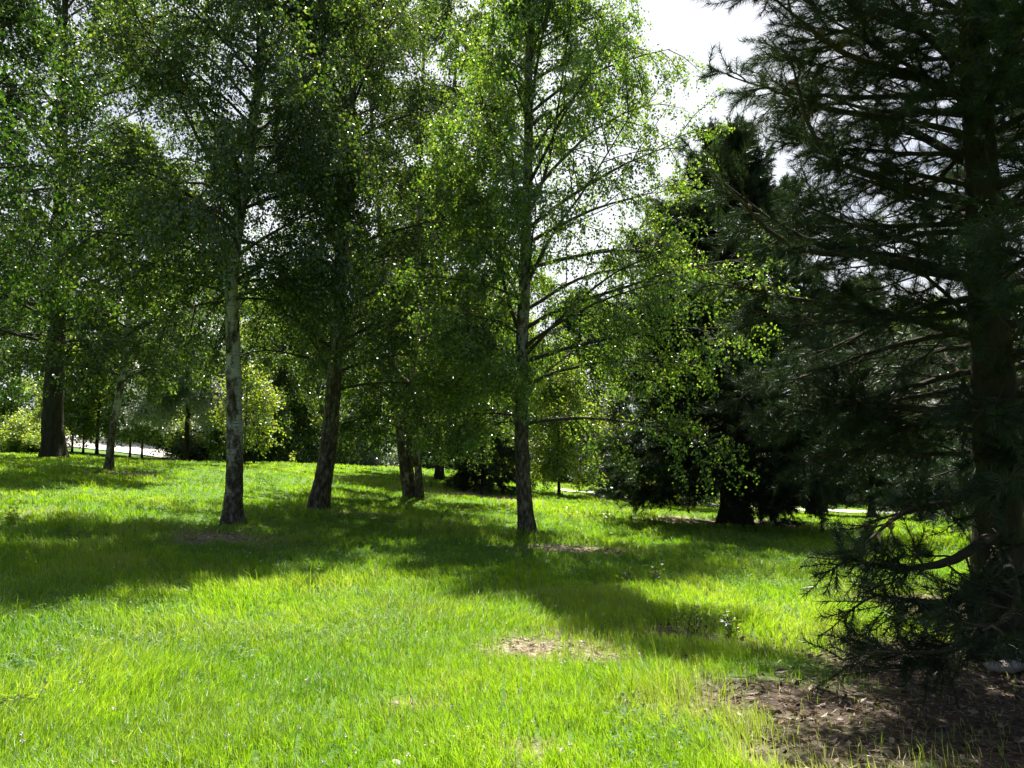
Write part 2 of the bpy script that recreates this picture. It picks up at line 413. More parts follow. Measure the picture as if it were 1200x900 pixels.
def make_litter():
    rng = np.random.default_rng(9)
    P, A = [], []
    N = 420000
    x = rng.uniform(-7, 8, N); y = rng.uniform(2.8, 18, N); s = soil(x, y)
    k = rng.random(N) < s * .8 * np.minimum(1, (5 / y) ** .8); x, y = x[k], y[k]; N = len(x)
    az = rng.uniform(0, 6.28, N)
    C = np.stack([x, y, height(x, y) - .03 * soil(x, y) + rng.uniform(.004, .03, N)], -1)
    D = nrm(np.stack([np.cos(az), np.sin(az), rng.normal(0, .22, N)], -1))
    v, f = leaf_quads(C, D, rng.uniform(.03, .11, N), np.where(rng.random(N) < .12, .03, .005) * rng.uniform(.7, 1.3, N), rng)
    w2 = rng.random(N) < np.where(x > 1.2, .18, .75)  # mostly dead needles at right; pine shade is partly put into this colour
    me = mesh('leaf_litter', [(v, f[w2], 0, rng.random(int(w2.sum()))), (v[:0], f[~w2] - len(v), 1, rng.random(int((~w2).sum())))], [STRAW, TWIGL])
    link('leaf_litter', me, kind='stuff', label='dry straw, needles and dead leaves strewn over the bare soil', category='litter')
make_litter()

def make_clover():
    rng = np.random.default_rng(12)
    N = 420
    d = 3.4 + 14 * rng.random(N) ** 1.5; th = rng.uniform(-.65, .45, N); x, y = d * np.sin(th), d * np.cos(th)
    k = soil(x, y) < .2; x, y = x[k], y[k]; N = len(x)
    z = height(x, y) + rng.uniform(.05, .12, N)
    M = 14
    C = np.repeat(np.stack([x, y, z], -1), M, 0); A = nrm(rng.normal(size=C.shape) + [0, 0, .4])
    v, f = leaf_quads(C + A * .008, A, np.full(len(C), .012), np.full(len(C), .007), rng)
    m, nt, out = mat('clover_petal'); p = principled(nt, out, .7); p.inputs['Base Color'].default_value = (.62, .6, .5, 1)
    link('clover', mesh('clover', [(v, f, 0, None)], [m]), kind='stuff', label='tiny white clover heads scattered in the grass', category='flowers')
make_clover()

# ------------------------------------------------------------------ trees
def root(name, p, label, cat, group=None):
    return link(name, None, loc=tuple(p), label=label, category=cat, group=group)

def crown_wood(P1, r1, P2, r2, P3, r3, r1e=None):
    out = []
    if P2 is not None: out.append(tubes(P2, r2, r2 * .35, 4))
    if P3 is not None: out.append(tubes(P3, r3, r3 * .5, 3))
    return out

def broadleaf(seed, ctrls, r0, rtop=.03, h0=.22, n1=46, Lmax=3.6, elev=(25, 60), droop=.9, n2=9, l2=.42, n3=8, l3=.5, nleaf=20,
              leaf=.055, bias=(0, 0), prof=((0, .3, .7, 1), (.8, 1, .75, .25)), hang=.8, extra=None, sides=20, tw=.0035, spread=.05, top=True, rough=.08, flare=.34, limb=.009):
    """returns (wood parts, crown parts) in local coordinates; ctrls: one or more trunk centre lines"""
    rng = np.random.default_rng(seed)
    wood, crown = [], []
    for ci, ctrl in enumerate(ctrls):
        pts = spline(ctrl, 70)
        rr = r0 if ci == 0 else r0 * .85
        wood.append(trunk_tube(pts, rr, rtop, rng, sides, flare, rough, seed + ci))
        n = max(4, n1 // len(ctrls))
        t = h0 + (1 - h0) * (np.arange(n) + rng.random(n)) / n * .985
        S, T = sample(pts[None], np.zeros(n, int), t)
        az = np.arange(n) * 2.39996 + rng.normal(0, .35, n) + ci
        tt = (t - h0) / (1 - h0)
        el = np.radians(elev[0] + (elev[1] - elev[0]) * tt + rng.normal(0, 8, n))
        D = np.stack([np.cos(az) * np.cos(el), np.sin(az) * np.cos(el), np.sin(el)], -1)
        L = Lmax * np.interp(tt, *prof) * rng.uniform(.75, 1.15, n) * (1 + bias[1] * np.cos(az - bias[0]))
        P1 = grow(S, D, L, 9, droop * .55, .16, rng)
        rt = rr * (1 - t) ** .85 + rtop
        rp = np.minimum(rt * .5, .007 + limb * L)
        if extra is not None and ci == 0:
            E = np.stack([spline(e, 10) for e in extra]); P1 = np.concatenate([P1, E]); rp = np.r_[rp, np.full(len(E), r0 * .3)]
            L = np.r_[L, [np.linalg.norm(e[-1] - e[0]) for e in E]]
        wood.append((*tubes(P1, rp, np.full(len(rp), .006), 7), 1))
        S2, D2, i2, t2 = kids(P1, n2, .18, 1.0, 25, 65, rng)
        P2 = grow(S2, D2, L[i2] * l2 * (1.15 - .6 * t2) * rng.uniform(.6, 1.2, len(i2)), 6, hang * .6, .22, rng)
        r2 = np.minimum(rp[i2] * .5, .004 + .005 * L[i2] * l2)
        S3, D3, i3, t3 = kids(P2, n3, .15, 1.0, 20, 70, rng)
        L3 = l3 * rng.uniform(.5, 1.2, len(i3))
        P3 = grow(S3, D3, L3, 4, hang * 1.5, .25, rng)
        crown.append((*tubes(P2, r2, r2 * .4, 4), 1)); crown.append((*tubes(P3, np.full(len(P3), tw), np.full(len(P3), tw * .5), 3), 1))
        idx = np.repeat(np.arange(len(P3)), nleaf)
        C, Tn = sample(P3, idx, rng.uniform(.08, 1.05, len(idx)))
        C = C + rng.normal(0, spread, C.shape)
        A = nrm(Tn * .4 + rng.normal(0, .6, C.shape) + np.array([0, 0, -.55]))
        sz = leaf * rng.uniform(.65, 1.25, len(C))
        crown.append((*leaf_quads(C, A, sz, sz * .8, rng), 0, rng.random(len(C))))
    return wood, crown

def build_tree(name, p, label, cat, wc, bark, leafm, group=None, twig=None, limb=None):
    rt = root(name, p, label, cat, group)
    wood, crown = wc
    link('trunk', mesh('trunk', [(w_[0], w_[1], w_[2] if len(w_) > 2 else 0, None) for w_ in wood], [bark, limb or LIMB], True), rt)
    link('crown', mesh('crown', [(c[0], c[1], c[2], c[3] if len(c) > 3 else None) for c in crown], [leafm, twig or TWIG]), rt)
    return rt

def rel(base, pts):
    return [np.zeros(3)] + [px(*q) - base for q in pts]

def conifer(seed, H, r0, Lmax, h0=.04, n1=70, elev=(-12, 35), droop=.15, up=.35, n2=11, l2=.42, n3=5, l3=.35, nn=40, nl=.07, nw=.0028,
            prof=((0, .25, 1), (.85, 1, .08)), ctrl=None, flat=.7, extra=None, bias=(0, 0), ang=(25, 55), hang=.3, t3=.25, sides=16, exl=1.1):
    rng = np.random.default_rng(seed)
    pts = spline(ctrl if ctrl is not None else [(0, 0, 0), (.05, 0, H * .3), (-.05, .05, H * .65), (0, 0, H)], 70)
    wood = [trunk_tube(pts, r0, .02, rng, sides, .35, .09, seed)]
    t = h0 + (1 - h0) * np.sort(rng.random(n1)) * .99
    S, T = sample(pts[None], np.zeros(n1, int), t)
    tt = (t - h0) / (1 - h0); az = np.arange(n1) * 2.39996 + rng.normal(0, .4, n1)
    el = np.radians(elev[0] + (elev[1] - elev[0]) * tt + rng.normal(0, 7, n1))
    D = np.stack([np.cos(az) * np.cos(el), np.sin(az) * np.cos(el), np.sin(el)], -1)
    L = Lmax * np.interp(tt, *prof) * rng.uniform(.65, 1.15, n1) * (1 + bias[1] * np.cos(az - bias[0]))
    P1 = grow(S, D, L, 9, droop, .24, rng, up)
    rp = np.minimum((r0 * (1 - t) + .02) * .5, .01 + .011 * L)
    if extra is not None:
        E = np.stack([spline(e, 10) for e in extra]); P1 = np.concatenate([P1, E]); rp = np.r_[rp, np.full(len(E), .045)]
        L = np.r_[L, [min(exl, np.linalg.norm(np.array(e[-1]) - np.array(e[0]))) for e in extra]]
    wood.append(tubes(P1, rp, np.full(len(rp), .006), 7))
    S2, D2, i2, t2 = kids(P1, n2, .15, 1.0, *ang, rng, flat)
    P2 = grow(S2, D2, np.maximum(.25, L[i2] * l2 * (1.1 - .75 * t2)) * rng.uniform(.6, 1.15, len(i2)), 6, hang, .2, rng, up * .8)
    r2 = np.minimum(rp[i2] * .5, .009)
    S3, D3, i3, _ = kids(P2, n3, t3, 1.02, 20, 55, rng, flat * .6)
    P3 = grow(S3, D3, l3 * rng.uniform(.5, 1.25, len(i3)), 4, hang, .18, rng, up)
    crown = [(*tubes(P2, r2, r2 * .5, 5), 1), (*tubes(P3, np.full(len(P3), .0045), np.full(len(P3), .003), 3), 1)]
    for P, k, ta in ((P3, nn, .12), (P2, int(nn * .8), .55)):
        idx = np.repeat(np.arange(len(P)), k)
        B, Tn = sample(P, idx, rng.uniform(ta, 1.0, len(idx)))
        q = rng.normal(size=B.shape); q = nrm(q - (q * Tn).sum(-1, keepdims=True) * Tn)
        D = nrm(Tn * rng.uniform(.45, 1.1, len(B))[:, None] + q * .8)
        crown.append((*needle_tris(B, D, nl * rng.uniform(.7, 1.2, len(B)), nw, rng), 0, rng.random(len(B))))
    return (wood, crown), P1, P2

# --- left birch
b = ground(272, 617, 14.2)
c = rel(b, [(275, 520, 14.2), (273, 400, 14.25), (272, 320, 14.2), (285, 225, 14.3), (300, 120, 14.4), (312, 0, 14.5), (318, -60, 14.5)])
ex = [[px(281, 250, 14.3) - b, px(250, 195, 14.1) - b, px(205, 110, 13.9) - b, px(150, 10, 13.6) - b],
      [px(275, 330, 14.2) - b, px(310, 310, 14.0) - b, px(360, 285, 13.7) - b, px(420, 250, 13.5) - b],
      [px(280, 260, 14.3) - b, px(240, 240, 14.8) - b, px(190, 215, 15.3) - b, px(120, 200, 15.8) - b]]
build_tree('birch_tree', b, 'tall silver birch with the whitest trunk, standing on a patch of bare soil', 'birch',
           broadleaf(1, [c], .16, h0=.36, n1=56, Lmax=3.5, nleaf=26, extra=ex, bias=(3.0, .15), n2=12, leaf=.06), BIRCH, L_BIRCH, 'birches on the lawn')
# --- second birch, leaning
b = ground(372, 590, 17)
c = rel(b, [(384, 530, 17), (392, 440, 17), (399, 340, 17), (408, 200, 17.2), (415, 80, 17.3), (420, -20, 17.4)])
build_tree('birch_tree', b, 'dark-barked birch leaning to the right, second from the left of the big birches', 'birch',
           broadleaf(2, [c], .195, h0=.3, n1=58, Lmax=4.0, nleaf=17, n2=12, leaf=.06), BIRCH_D, L_BIRCH, 'birches on the lawn')
# --- main birch
b = ground(617, 632, 15)
c = rel(b, [(612, 540, 15), (611, 430, 15), (615, 320, 15), (619, 180, 15), (622, 40, 15.0), (648, -110, 14.3), (700, -215, 13.7)])
ex = [[px(612, 400, 15) - b, px(590, 330, 15.1) - b, px(582, 240, 15.2) - b, px(584, 120, 15.2) - b],
      [px(614, 340, 15) - b, px(650, 270, 14.9) - b, px(690, 215, 14.8) - b, px(760, 100, 14.6) - b],
      [px(612, 420, 15) - b, px(660, 370, 14.8) - b, px(720, 320, 14.5) - b, px(790, 290, 14.2) - b],
      [px(616, 260, 15) - b, px(640, 200, 15) - b, px(655, 120, 15) - b, px(670, 10, 15) - b]]
build_tree('birch_tree', b, 'slender birch with black cracked foot, standing alone in the middle of the lawn', 'birch',
           broadleaf(3, [c], .15, h0=.2, n1=74, Lmax=3.3, nleaf=22, extra=ex, prof=((0, .3, .5, .6, .7, .9, .94, 1), (.85, 1, 1, .6, .12, .12, .4, .3)), bias=(0, .32), n2=13, hang=1.2, leaf=.058), BIRCH_M, L_AIRY, 'birches on the lawn')  # crown above the view pinched and tufted to shape its lawn shadow
# --- multi-stem birch
b = ground(478, 582, 21)
c1 = rel(b, [(472, 540, 21), (466, 480, 21), (455, 380, 21), (440, 200, 21), (430, 60, 21)])
c2 = [np.array([.17, .12, 0])] + [px(*q) - b for q in [(480, 540, 21.1), (483, 460, 21.1), (490, 300, 21.2), (495, 120, 21.3), (498, 0, 21.3)]]
c3 = [np.array([.36, -.08, 0])] + [px(*q) - b for q in [(489, 530, 20.9), (492, 440, 20.9), (510, 280, 20.8), (530, 120, 20.7), (540, 20, 20.7)]]
build_tree('birch_tree', b, 'pale birch with three thin stems rising together from one foot', 'birch',
           broadleaf(4, [c1, c2, c3], .12, h0=.25, n1=66, Lmax=3.4, nleaf=16, n2=9, leaf=.08, flare=.05), BIRCH, L_BIRCH, 'birches on the lawn')
# --- small leaning birch on the left
b = ground(128, 552, 22)
c = rel(b, [(131, 510, 22), (140, 460, 22), (150, 380, 22.2), (160, 280, 22.5), (165, 170, 22.5)])
build_tree('birch_tree', b, 'thin pale birch leaning right beside the thick dark trunk on the left', 'birch',
           broadleaf(5, [c], .11, h0=.42, n1=42, Lmax=3.2, nleaf=18, n2=8, leaf=.085), BIRCH, L_BIRCH, 'birches on the lawn')
# --- birch out of frame left whose crown hangs into the picture
b = ground(-150, 620, 13.5)
build_tree('birch_tree', b, 'leafy crown hanging in from the left edge of the picture, its trunk out of view', 'birch',
           broadleaf(6, [[(0, 0, 0), (.1, 0, 3), (.3, .1, 7), (.3, 0, 10.8)]], .17, h0=.42, n1=50, Lmax=3.8, nleaf=17, n2=10, leaf=.075), BIRCH_M, L_DEEP, 'birches on the lawn')
# --- big lime
b = ground(62, 537, 28)
c = rel(b, [(62, 480, 28), (66, 400, 28), (68, 320, 28), (72, 180, 28), (76, 20, 28), (80, -60, 28)])
build_tree('lime_tree', b, 'big lime tree with the thickest dark straight trunk, far left of the lawn', 'lime tree',
           broadleaf(7, [c], .36, rtop=.05, h0=.3, n1=70, Lmax=8.0, elev=(12, 55), nleaf=13, n2=12, n3=9, l3=.8, leaf=.11, flare=.3, tw=.006, spread=.1, droop=.7, hang=.5, prof=((0, .3, .7, 1), (.75, 1, .8, .3))), BARK, L_DEEP)
# --- behind: deep green broadleaf filling between birches
def back(seed, name, u, v, d, H, r0, Lmax, label, cat, m=L_DEEP, bark=BARK, leaf=.14, n1=44, n2=9, n3=8, nleaf=20, group=None, h0=.16, lean=0, **kw):
    b = ground(u, v, d)
    args = dict(rtop=.03, h0=h0, n1=n1, Lmax=Lmax, elev=(10, 60), nleaf=nleaf, n2=n2, n3=n3, l3=.7, leaf=leaf, tw=.007, spread=leaf, hang=.4, sides=12)
    args.update(kw)
    return build_tree(name, b, label, cat, broadleaf(seed, [[(0, 0, 0), (lean * .3, 0, H * .3), (lean * .7, .1, H * .6), (lean, 0, H)]], r0, **args), bark, m, group)

back(20, 'lime_tree', 515, 560, 30, 12, .17, 4.0, 'dark straight-stemmed tree behind the three-stemmed birch', 'tree', h0=.2)
back(21, 'young_tree', 218, 545, 34, 6.2, .12, 2.6, 'small dark-stemmed tree with pale glittering leaves, left of the white birch trunk', 'young tree', m=L_SILVER, leaf=.13, n1=26, h0=.36)
back(22, 'sapling', 286, 551, 31, 3.6, .03, 1.3, 'thin sapling just right of the white birch trunk, stem like a stick', 'sapling', m=L_BRIGHT, leaf=.11, n1=20, n2=6, n3=5, nleaf=8, h0=.3)
back(23, 'weeping_tree', 322, 547, 37, 5.2, .1, 3.0, 'weeping tree with drooping sunlit sprays in the gap between the two left birches', 'weeping tree', m=L_BIRCH, leaf=.11, n1=34, h0=.25, hang=2.4, droop=2.2, l3=.9)
back(24, 'willow_bush', 420, 549, 40, 3.4, .06, 2.0, 'rounded silvery grey bush at the lawn edge between leaning birch and three-stemmed birch', 'bush', m=L_SILVER, leaf=.1, n1=36, h0=.03, n3=9, nleaf=18, elev=(5, 70))
back(25, 'birch_tree', 800, 587, 30, 11.5, .12, 3.3, 'yellow-green birch behind and right of the middle birch, hanging over the silvery shrub', 'birch', m=L_AIRY, bark=BIRCH_M, leaf=.085, n1=44, nleaf=16, h0=.5, hang=.8, group='birches on the lawn')
back(26, 'young_tree', 655, 583, 30, 4.6, .06, 2.2, 'young bright green tree just right of the middle birch trunk', 'young tree', m=L_BRIGHT, leaf=.09, n1=30, h0=.25, nleaf=12)
# --- background wood, each tree on its own
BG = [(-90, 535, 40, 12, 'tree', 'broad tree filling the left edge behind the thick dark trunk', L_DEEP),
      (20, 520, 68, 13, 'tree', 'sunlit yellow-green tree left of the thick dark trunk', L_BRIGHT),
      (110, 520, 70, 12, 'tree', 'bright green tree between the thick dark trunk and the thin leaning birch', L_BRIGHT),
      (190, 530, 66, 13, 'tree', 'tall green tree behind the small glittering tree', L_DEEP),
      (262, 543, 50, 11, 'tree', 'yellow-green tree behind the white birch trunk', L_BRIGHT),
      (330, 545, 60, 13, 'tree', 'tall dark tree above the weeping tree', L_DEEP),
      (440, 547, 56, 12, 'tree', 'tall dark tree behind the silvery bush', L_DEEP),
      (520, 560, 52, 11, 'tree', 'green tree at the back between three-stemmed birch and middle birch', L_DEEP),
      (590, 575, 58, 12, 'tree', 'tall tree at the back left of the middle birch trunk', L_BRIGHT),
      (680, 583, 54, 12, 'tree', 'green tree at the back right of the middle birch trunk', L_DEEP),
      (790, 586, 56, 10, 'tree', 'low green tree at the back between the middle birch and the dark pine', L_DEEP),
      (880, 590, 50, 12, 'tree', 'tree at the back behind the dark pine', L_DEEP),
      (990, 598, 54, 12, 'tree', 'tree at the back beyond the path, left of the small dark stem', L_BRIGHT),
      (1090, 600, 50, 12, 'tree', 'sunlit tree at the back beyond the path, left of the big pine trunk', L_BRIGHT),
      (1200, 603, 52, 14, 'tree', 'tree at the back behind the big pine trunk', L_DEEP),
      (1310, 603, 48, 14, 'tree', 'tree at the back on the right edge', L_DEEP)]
protos = {}
rgb = np.random.default_rng(77)
for k, (u, v, d, H, cat, lab, m) in enumerate(BG):
    key = (m.name, k % 2)
    b = ground(u, v, d)
    if key not in protos:
        wc = broadleaf(100 + k, [[(0, 0, 0), (.1, 0, 4), (.1, .2, 9), (0, 0, 14)]], .26, h0=.1, n1=48, Lmax=5.2, elev=(0, 60), n2=9, n3=8, l3=.9, nleaf=13, leaf=.19, tw=.008, spread=.16, hang=.4, sides=10)
        protos[key] = (mesh('trunk', [(a_[0], a_[1], 0, None) for a_ in wc[0]], [BARK], True), mesh('crown', [(c[0], c[1], c[2], c[3] if len(c) > 3 else None) for c in wc[1]], [m, TWIG]))
    rt = root('broadleaf_tree', b, lab, cat, 'trees of the wood behind the lawn')
    rt.rotation_euler.z = rgb.uniform(0, 6.28); s = H / 14; rt.scale = (s * 1.1, s * 1.1, s)
    link('trunk', protos[key][0], rt); link('crown', protos[key][1], rt)

# --- shrubs closing the view under the wood
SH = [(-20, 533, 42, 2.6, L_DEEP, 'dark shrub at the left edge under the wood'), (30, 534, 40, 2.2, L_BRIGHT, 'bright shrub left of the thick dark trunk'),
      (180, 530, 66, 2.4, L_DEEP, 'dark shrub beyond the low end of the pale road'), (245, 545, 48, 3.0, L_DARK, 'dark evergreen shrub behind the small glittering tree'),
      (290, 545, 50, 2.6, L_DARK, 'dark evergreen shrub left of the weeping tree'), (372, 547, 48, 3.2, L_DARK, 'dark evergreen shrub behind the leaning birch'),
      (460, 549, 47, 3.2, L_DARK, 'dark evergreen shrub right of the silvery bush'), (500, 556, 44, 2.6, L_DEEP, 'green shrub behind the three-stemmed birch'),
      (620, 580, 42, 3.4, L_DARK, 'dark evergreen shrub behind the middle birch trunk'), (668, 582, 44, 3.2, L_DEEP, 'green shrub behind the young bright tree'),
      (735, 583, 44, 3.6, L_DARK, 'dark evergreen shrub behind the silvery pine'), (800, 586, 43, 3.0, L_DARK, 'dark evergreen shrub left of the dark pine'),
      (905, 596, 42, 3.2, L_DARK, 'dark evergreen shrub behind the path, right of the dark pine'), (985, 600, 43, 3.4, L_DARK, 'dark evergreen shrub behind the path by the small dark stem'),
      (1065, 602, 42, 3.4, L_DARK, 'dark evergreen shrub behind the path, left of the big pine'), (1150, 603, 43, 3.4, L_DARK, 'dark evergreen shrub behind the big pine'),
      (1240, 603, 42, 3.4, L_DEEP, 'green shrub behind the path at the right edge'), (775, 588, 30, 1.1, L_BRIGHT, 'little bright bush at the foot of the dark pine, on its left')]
sp = {}
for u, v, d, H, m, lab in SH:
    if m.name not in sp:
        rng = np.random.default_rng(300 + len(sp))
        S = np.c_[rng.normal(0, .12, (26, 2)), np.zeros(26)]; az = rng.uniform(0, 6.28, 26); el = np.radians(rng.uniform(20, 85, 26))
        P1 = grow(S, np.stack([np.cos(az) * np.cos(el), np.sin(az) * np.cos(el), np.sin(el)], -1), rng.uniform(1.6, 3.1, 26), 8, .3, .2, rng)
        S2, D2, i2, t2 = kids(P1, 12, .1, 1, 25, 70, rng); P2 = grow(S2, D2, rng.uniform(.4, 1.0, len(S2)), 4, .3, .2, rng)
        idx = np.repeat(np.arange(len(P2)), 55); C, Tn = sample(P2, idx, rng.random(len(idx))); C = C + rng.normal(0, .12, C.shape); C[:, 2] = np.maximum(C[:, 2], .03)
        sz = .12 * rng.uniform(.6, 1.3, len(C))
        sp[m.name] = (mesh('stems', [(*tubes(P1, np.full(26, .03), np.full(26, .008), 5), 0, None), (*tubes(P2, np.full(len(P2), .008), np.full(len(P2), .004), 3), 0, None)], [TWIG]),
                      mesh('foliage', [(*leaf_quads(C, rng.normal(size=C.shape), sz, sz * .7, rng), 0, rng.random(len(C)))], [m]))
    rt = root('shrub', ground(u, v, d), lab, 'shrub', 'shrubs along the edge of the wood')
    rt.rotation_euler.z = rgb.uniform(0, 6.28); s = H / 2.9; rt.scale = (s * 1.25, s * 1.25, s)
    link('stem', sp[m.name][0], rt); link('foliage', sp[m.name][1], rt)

# --- dark conifers in the middle distance
def con(seed, name, u, v, d, label, cat, bark=PBARK, m=SPRUCE, group=None, **kw):
    b = ground(u, v, d); wc, P1, P2 = conifer(seed, **kw)
    return build_tree(name, b, label, cat, wc, bark, m, group)
con(40, 'spruce_tree', 566, 580, 26, 'dark spruce sweeping to the ground left of the middle birch trunk', 'spruce', H=5.6, r0=.1, Lmax=1.8, h0=.02, n1=80, elev=(-5, 40), droop=.5, n2=12, n3=6, l3=.25, nn=26, nl=.09, nw=.012, hang=.7)
con(41, 'cypress_tree', 350, 547, 43, 'tall black-green conifer standing between the two left birches', 'conifer', H=11, r0=.16, Lmax=2.1, h0=.03, n1=110, elev=(20, 60), n2=10, n3=6, l3=.35, nn=22, nl=.14, nw=.03, prof=((0, .2, .6, 1), (.8, 1, .85, .1)))
con(42, 'pine_tree', 860, 612, 19, 'broad dark pine with thick black trunk, its lowest boughs drooping to the grass', 'pine', m=NEEDLE, H=9.6, r0=.33, Lmax=3.5, h0=.13, n1=150, elev=(-16, 40), droop=.35, up=.5, n2=14, n3=7, l3=.34, nn=48, nl=.12, nw=.016, prof=((0, .2, .55, 1), (.8, 1, .8, .15)), group='pines')
con(43, 'pine_tree', 728, 583, 33, 'silvery pine with pale blue-grey needles at the far lawn edge', 'pine', m=SILVERN, H=4.4, r0=.1, Lmax=2.1, h0=.05, n1=60, n2=10, n3=5, l3=.3, nn=26, nl=.13, nw=.018, group='pines')
con(44, 'spruce_tree', 1022, 608, 28, 'dark conifer on a short bare stem in front of the path', 'conifer', H=8.5, r0=.13, Lmax=2.9, h0=.14, n1=80, n2=13, n3=7, l3=.35, nn=34, nl=.14, nw=.022)
con(45, 'spruce_tree', 950, 606, 30, 'black-green conifer crowding in behind the broad dark pine on its right', 'conifer', H=9.5, r0=.16, Lmax=3.0, h0=.17, n1=80, n2=13, n3=7, l3=.35, nn=34, nl=.15, nw=.024)
con(46, 'spruce_tree', 1090, 606, 26, 'grey-green conifer with twiggy boughs seen through the big pine', 'conifer', m=SILVERN, H=6.5, r0=.12, Lmax=2.4, h0=.06, n1=60, n2=10, n3=5, l3=.3, nn=18, nl=.1, nw=.012)
con(47, 'spruce_tree', 800, 588, 36, 'black-green conifer behind and left of the broad dark pine', 'conifer', H=7.5, r0=.14, Lmax=2.7, h0=.03, n1=80, n2=11, n3=5, l3=.35, nn=26, nl=.14, nw=.02)
con(48, 'pine_tree', 1250, 640, 15, 'dark pine crown at the right edge behind the nearest pine', 'pine', m=NEEDLE, H=11, r0=.2, Lmax=3.4, h0=.1, n1=80, n2=13, n3=6, l3=.35, nn=50, nl=.11, nw=.010, group='pines')

# --- near pine
K_ = .82
b = ground(1172, 785, 6.23)
c = [(0, 0, 0)] + [px(q[0], q[1], q[2] * K_) - b for q in [(1168, 560, 7.6), (1158, 350, 7.55), (1146, 120, 7.5), (1138, -60, 7.5), (1130, -400, 7.5)]]
E = lambda *q: [px(a[0], a[1], a[2] * K_) - b for a in q]
ex = [E((1146, 115, 7.5), (1060, 85, 7.2), (985, 60, 6.9), (900, -8, 6.6)),
      E((1155, 330, 7.5), (1040, 300, 7.2), (930, 290, 7.0), (848, 215, 6.8)),
      E((1150, 240, 7.5), (1050, 215, 7.3), (960, 170, 7.1), (925, 60, 7.0)),
      E((1160, 400, 7.5), (1050, 370, 7.7), (930, 350, 8.0), (830, 330, 8.2)),
      E((1168, 560, 7.5), (1110, 590, 6.9), (1060, 600, 6.5), (1010, 640, 6.2)),
      E((1170, 620, 7.5), (1120, 655, 6.6), (1060, 665, 6.2), (992, 655, 6.0)),
      E((1170, 650, 7.5), (1130, 700, 6.4), (1080, 705, 6.0), (1015, 695, 5.8)),
      E((1172, 660, 7.5), (1150, 720, 6.3), (1120, 760, 5.7), (1040, 765, 5.4)),
      E((1172, 640, 7.5), (1190, 690, 6.2), (1185, 720, 5.6), (1150, 740, 5.0)),
      E((1162, 470, 7.5), (1080, 480, 7.6), (1000, 470, 7.8), (920, 490, 8.0)),
      E((1150, 200, 7.5), (1060, 150, 8.3), (980, 130, 9.0), (900, 120, 9.4))]
wc, P1, P2 = conifer(50, 11, .195, 2.5, h0=.22, n1=112, elev=(-2, 38), droop=.25, up=.5, n2=12, l2=.4, n3=5, l3=.27, nn=85, nl=.085, nw=.0042, ctrl=c, extra=ex, flat=.6, sides=24, bias=(math.pi, -.1), prof=((0, .1, .25, .34, .46, .75, 1), (.65, .9, 1.05, .68, .8, 1.15, .25)))  # unseen upper boughs widened to throw shade on the right foreground
PINE = build_tree('pine_tree', b, 'nearest pine filling the right side, long-needled boughs reaching low over the soil', 'pine', wc, PBARK, NEEDLE, 'pines')

# cones on the near pine
def cone_mesh():
    rng = np.random.default_rng(3); C, A = [], []
    n = 90; k = np.arange(n); t = k / n; ph = k * 2.39996
    r = .021 * np.sin(np.pi * (t * .86 + .1)); z = .065 * t
    o = np.stack([np.cos(ph), np.sin(ph), 0 * ph], -1)
    P = np.stack([r * np.cos(ph), r * np.sin(ph), z], -1); A = nrm(o + [0, 0, .7]); B = np.cross(A, nrm(np.cross(o, [0, 0, 1.]))); s = nrm(np.cross(o, [0, 0, 1.]))
    v = np.stack([P - s * .005, P + s * .005, P + A * .012 + s * .007, P + A * .012 - s * .007], 1).reshape(-1, 3)
    core = tubes(np.array([[(0, 0, -.004), (0, 0, .02), (0, 0, .045), (0, 0, .068)]]), np.array([.015]), np.array([.003]), 8)
    m, nt, out = mat('cone_scale'); p = principled(nt, out, .8); p.inputs['Base Color'].default_value = (.12, .07, .04, 1)
    return mesh('cone', [(v, np.arange(n * 4).reshape(n, 4), 0, None), (*core, 0, None)], [m])
cm = cone_mesh()
E1 = [spline(e, 10) for e in ex]
for i, (e, k) in enumerate([(0, 6), (0, 7), (1, 8), (2, 7), (2, 8), (3, 7), (4, 7), (5, 6), (10, 8)]):
    p = E1[e][k]
    o = link('cone', cm, PINE, loc=tuple(p + np.array([0, 0, .015]))); o.rotation_euler = (.5 * i, .3 + i, i)

# ------------------------------------------------------------------ distant wall, path, stones and weeds
def strip(pts, w, z=.03):
    c = spline([(p[0], p[1], 0) for p in pts], 60); T = nrm(np.gradient(c, axis=0)); nn = np.stack([-T[:, 1], T[:, 0], 0 * T[:, 0]], -1)
    k = np.linspace(-.5, .5, 7); V = c[:, None] + nn[:, None] * k[None, :, None] * w
    V[..., 2] = height(V[..., 0], V[..., 1]) + z
    n, m = V.shape[:2]; i, j = np.meshgrid(np.arange(n - 1), np.arange(m - 1), indexing='ij'); a = i * m + j
    return V.reshape(-1, 3), np.stack([a, a + m, a + m + 1, a + 1], -1).reshape(-1, 4)
m, nt, out = mat('path_gravel'); p = principled(nt, out, .95); g = N_(nt, 'ShaderNodeNewGeometry')
nt.links.new(ramp(nt, noise(nt, g.outputs['Position'], 9, 5), [(.3, (.44, .41, .37)), (.7, (.6, .56, .5))]), p.inputs['Base Color'])
v, f = strip([px(650, 579, 33.5), px(700, 582, 33.5), px(800, 590, 35), px(950, 600, 36), px(1080, 603, 36), px(1260, 606, 37)], 1.5, .05)
link('path', mesh('path', [(v, f, 0, None)], [m], True), kind='structure')

v, f = strip([px(-60, 521, 60), px(60, 521, 59), px(150, 527, 57), px(262, 544.5, 50), px(310, 546, 48)], 9, .06)
link('road', mesh('road', [(v, f, 0, None)], [m], True), kind='structure')

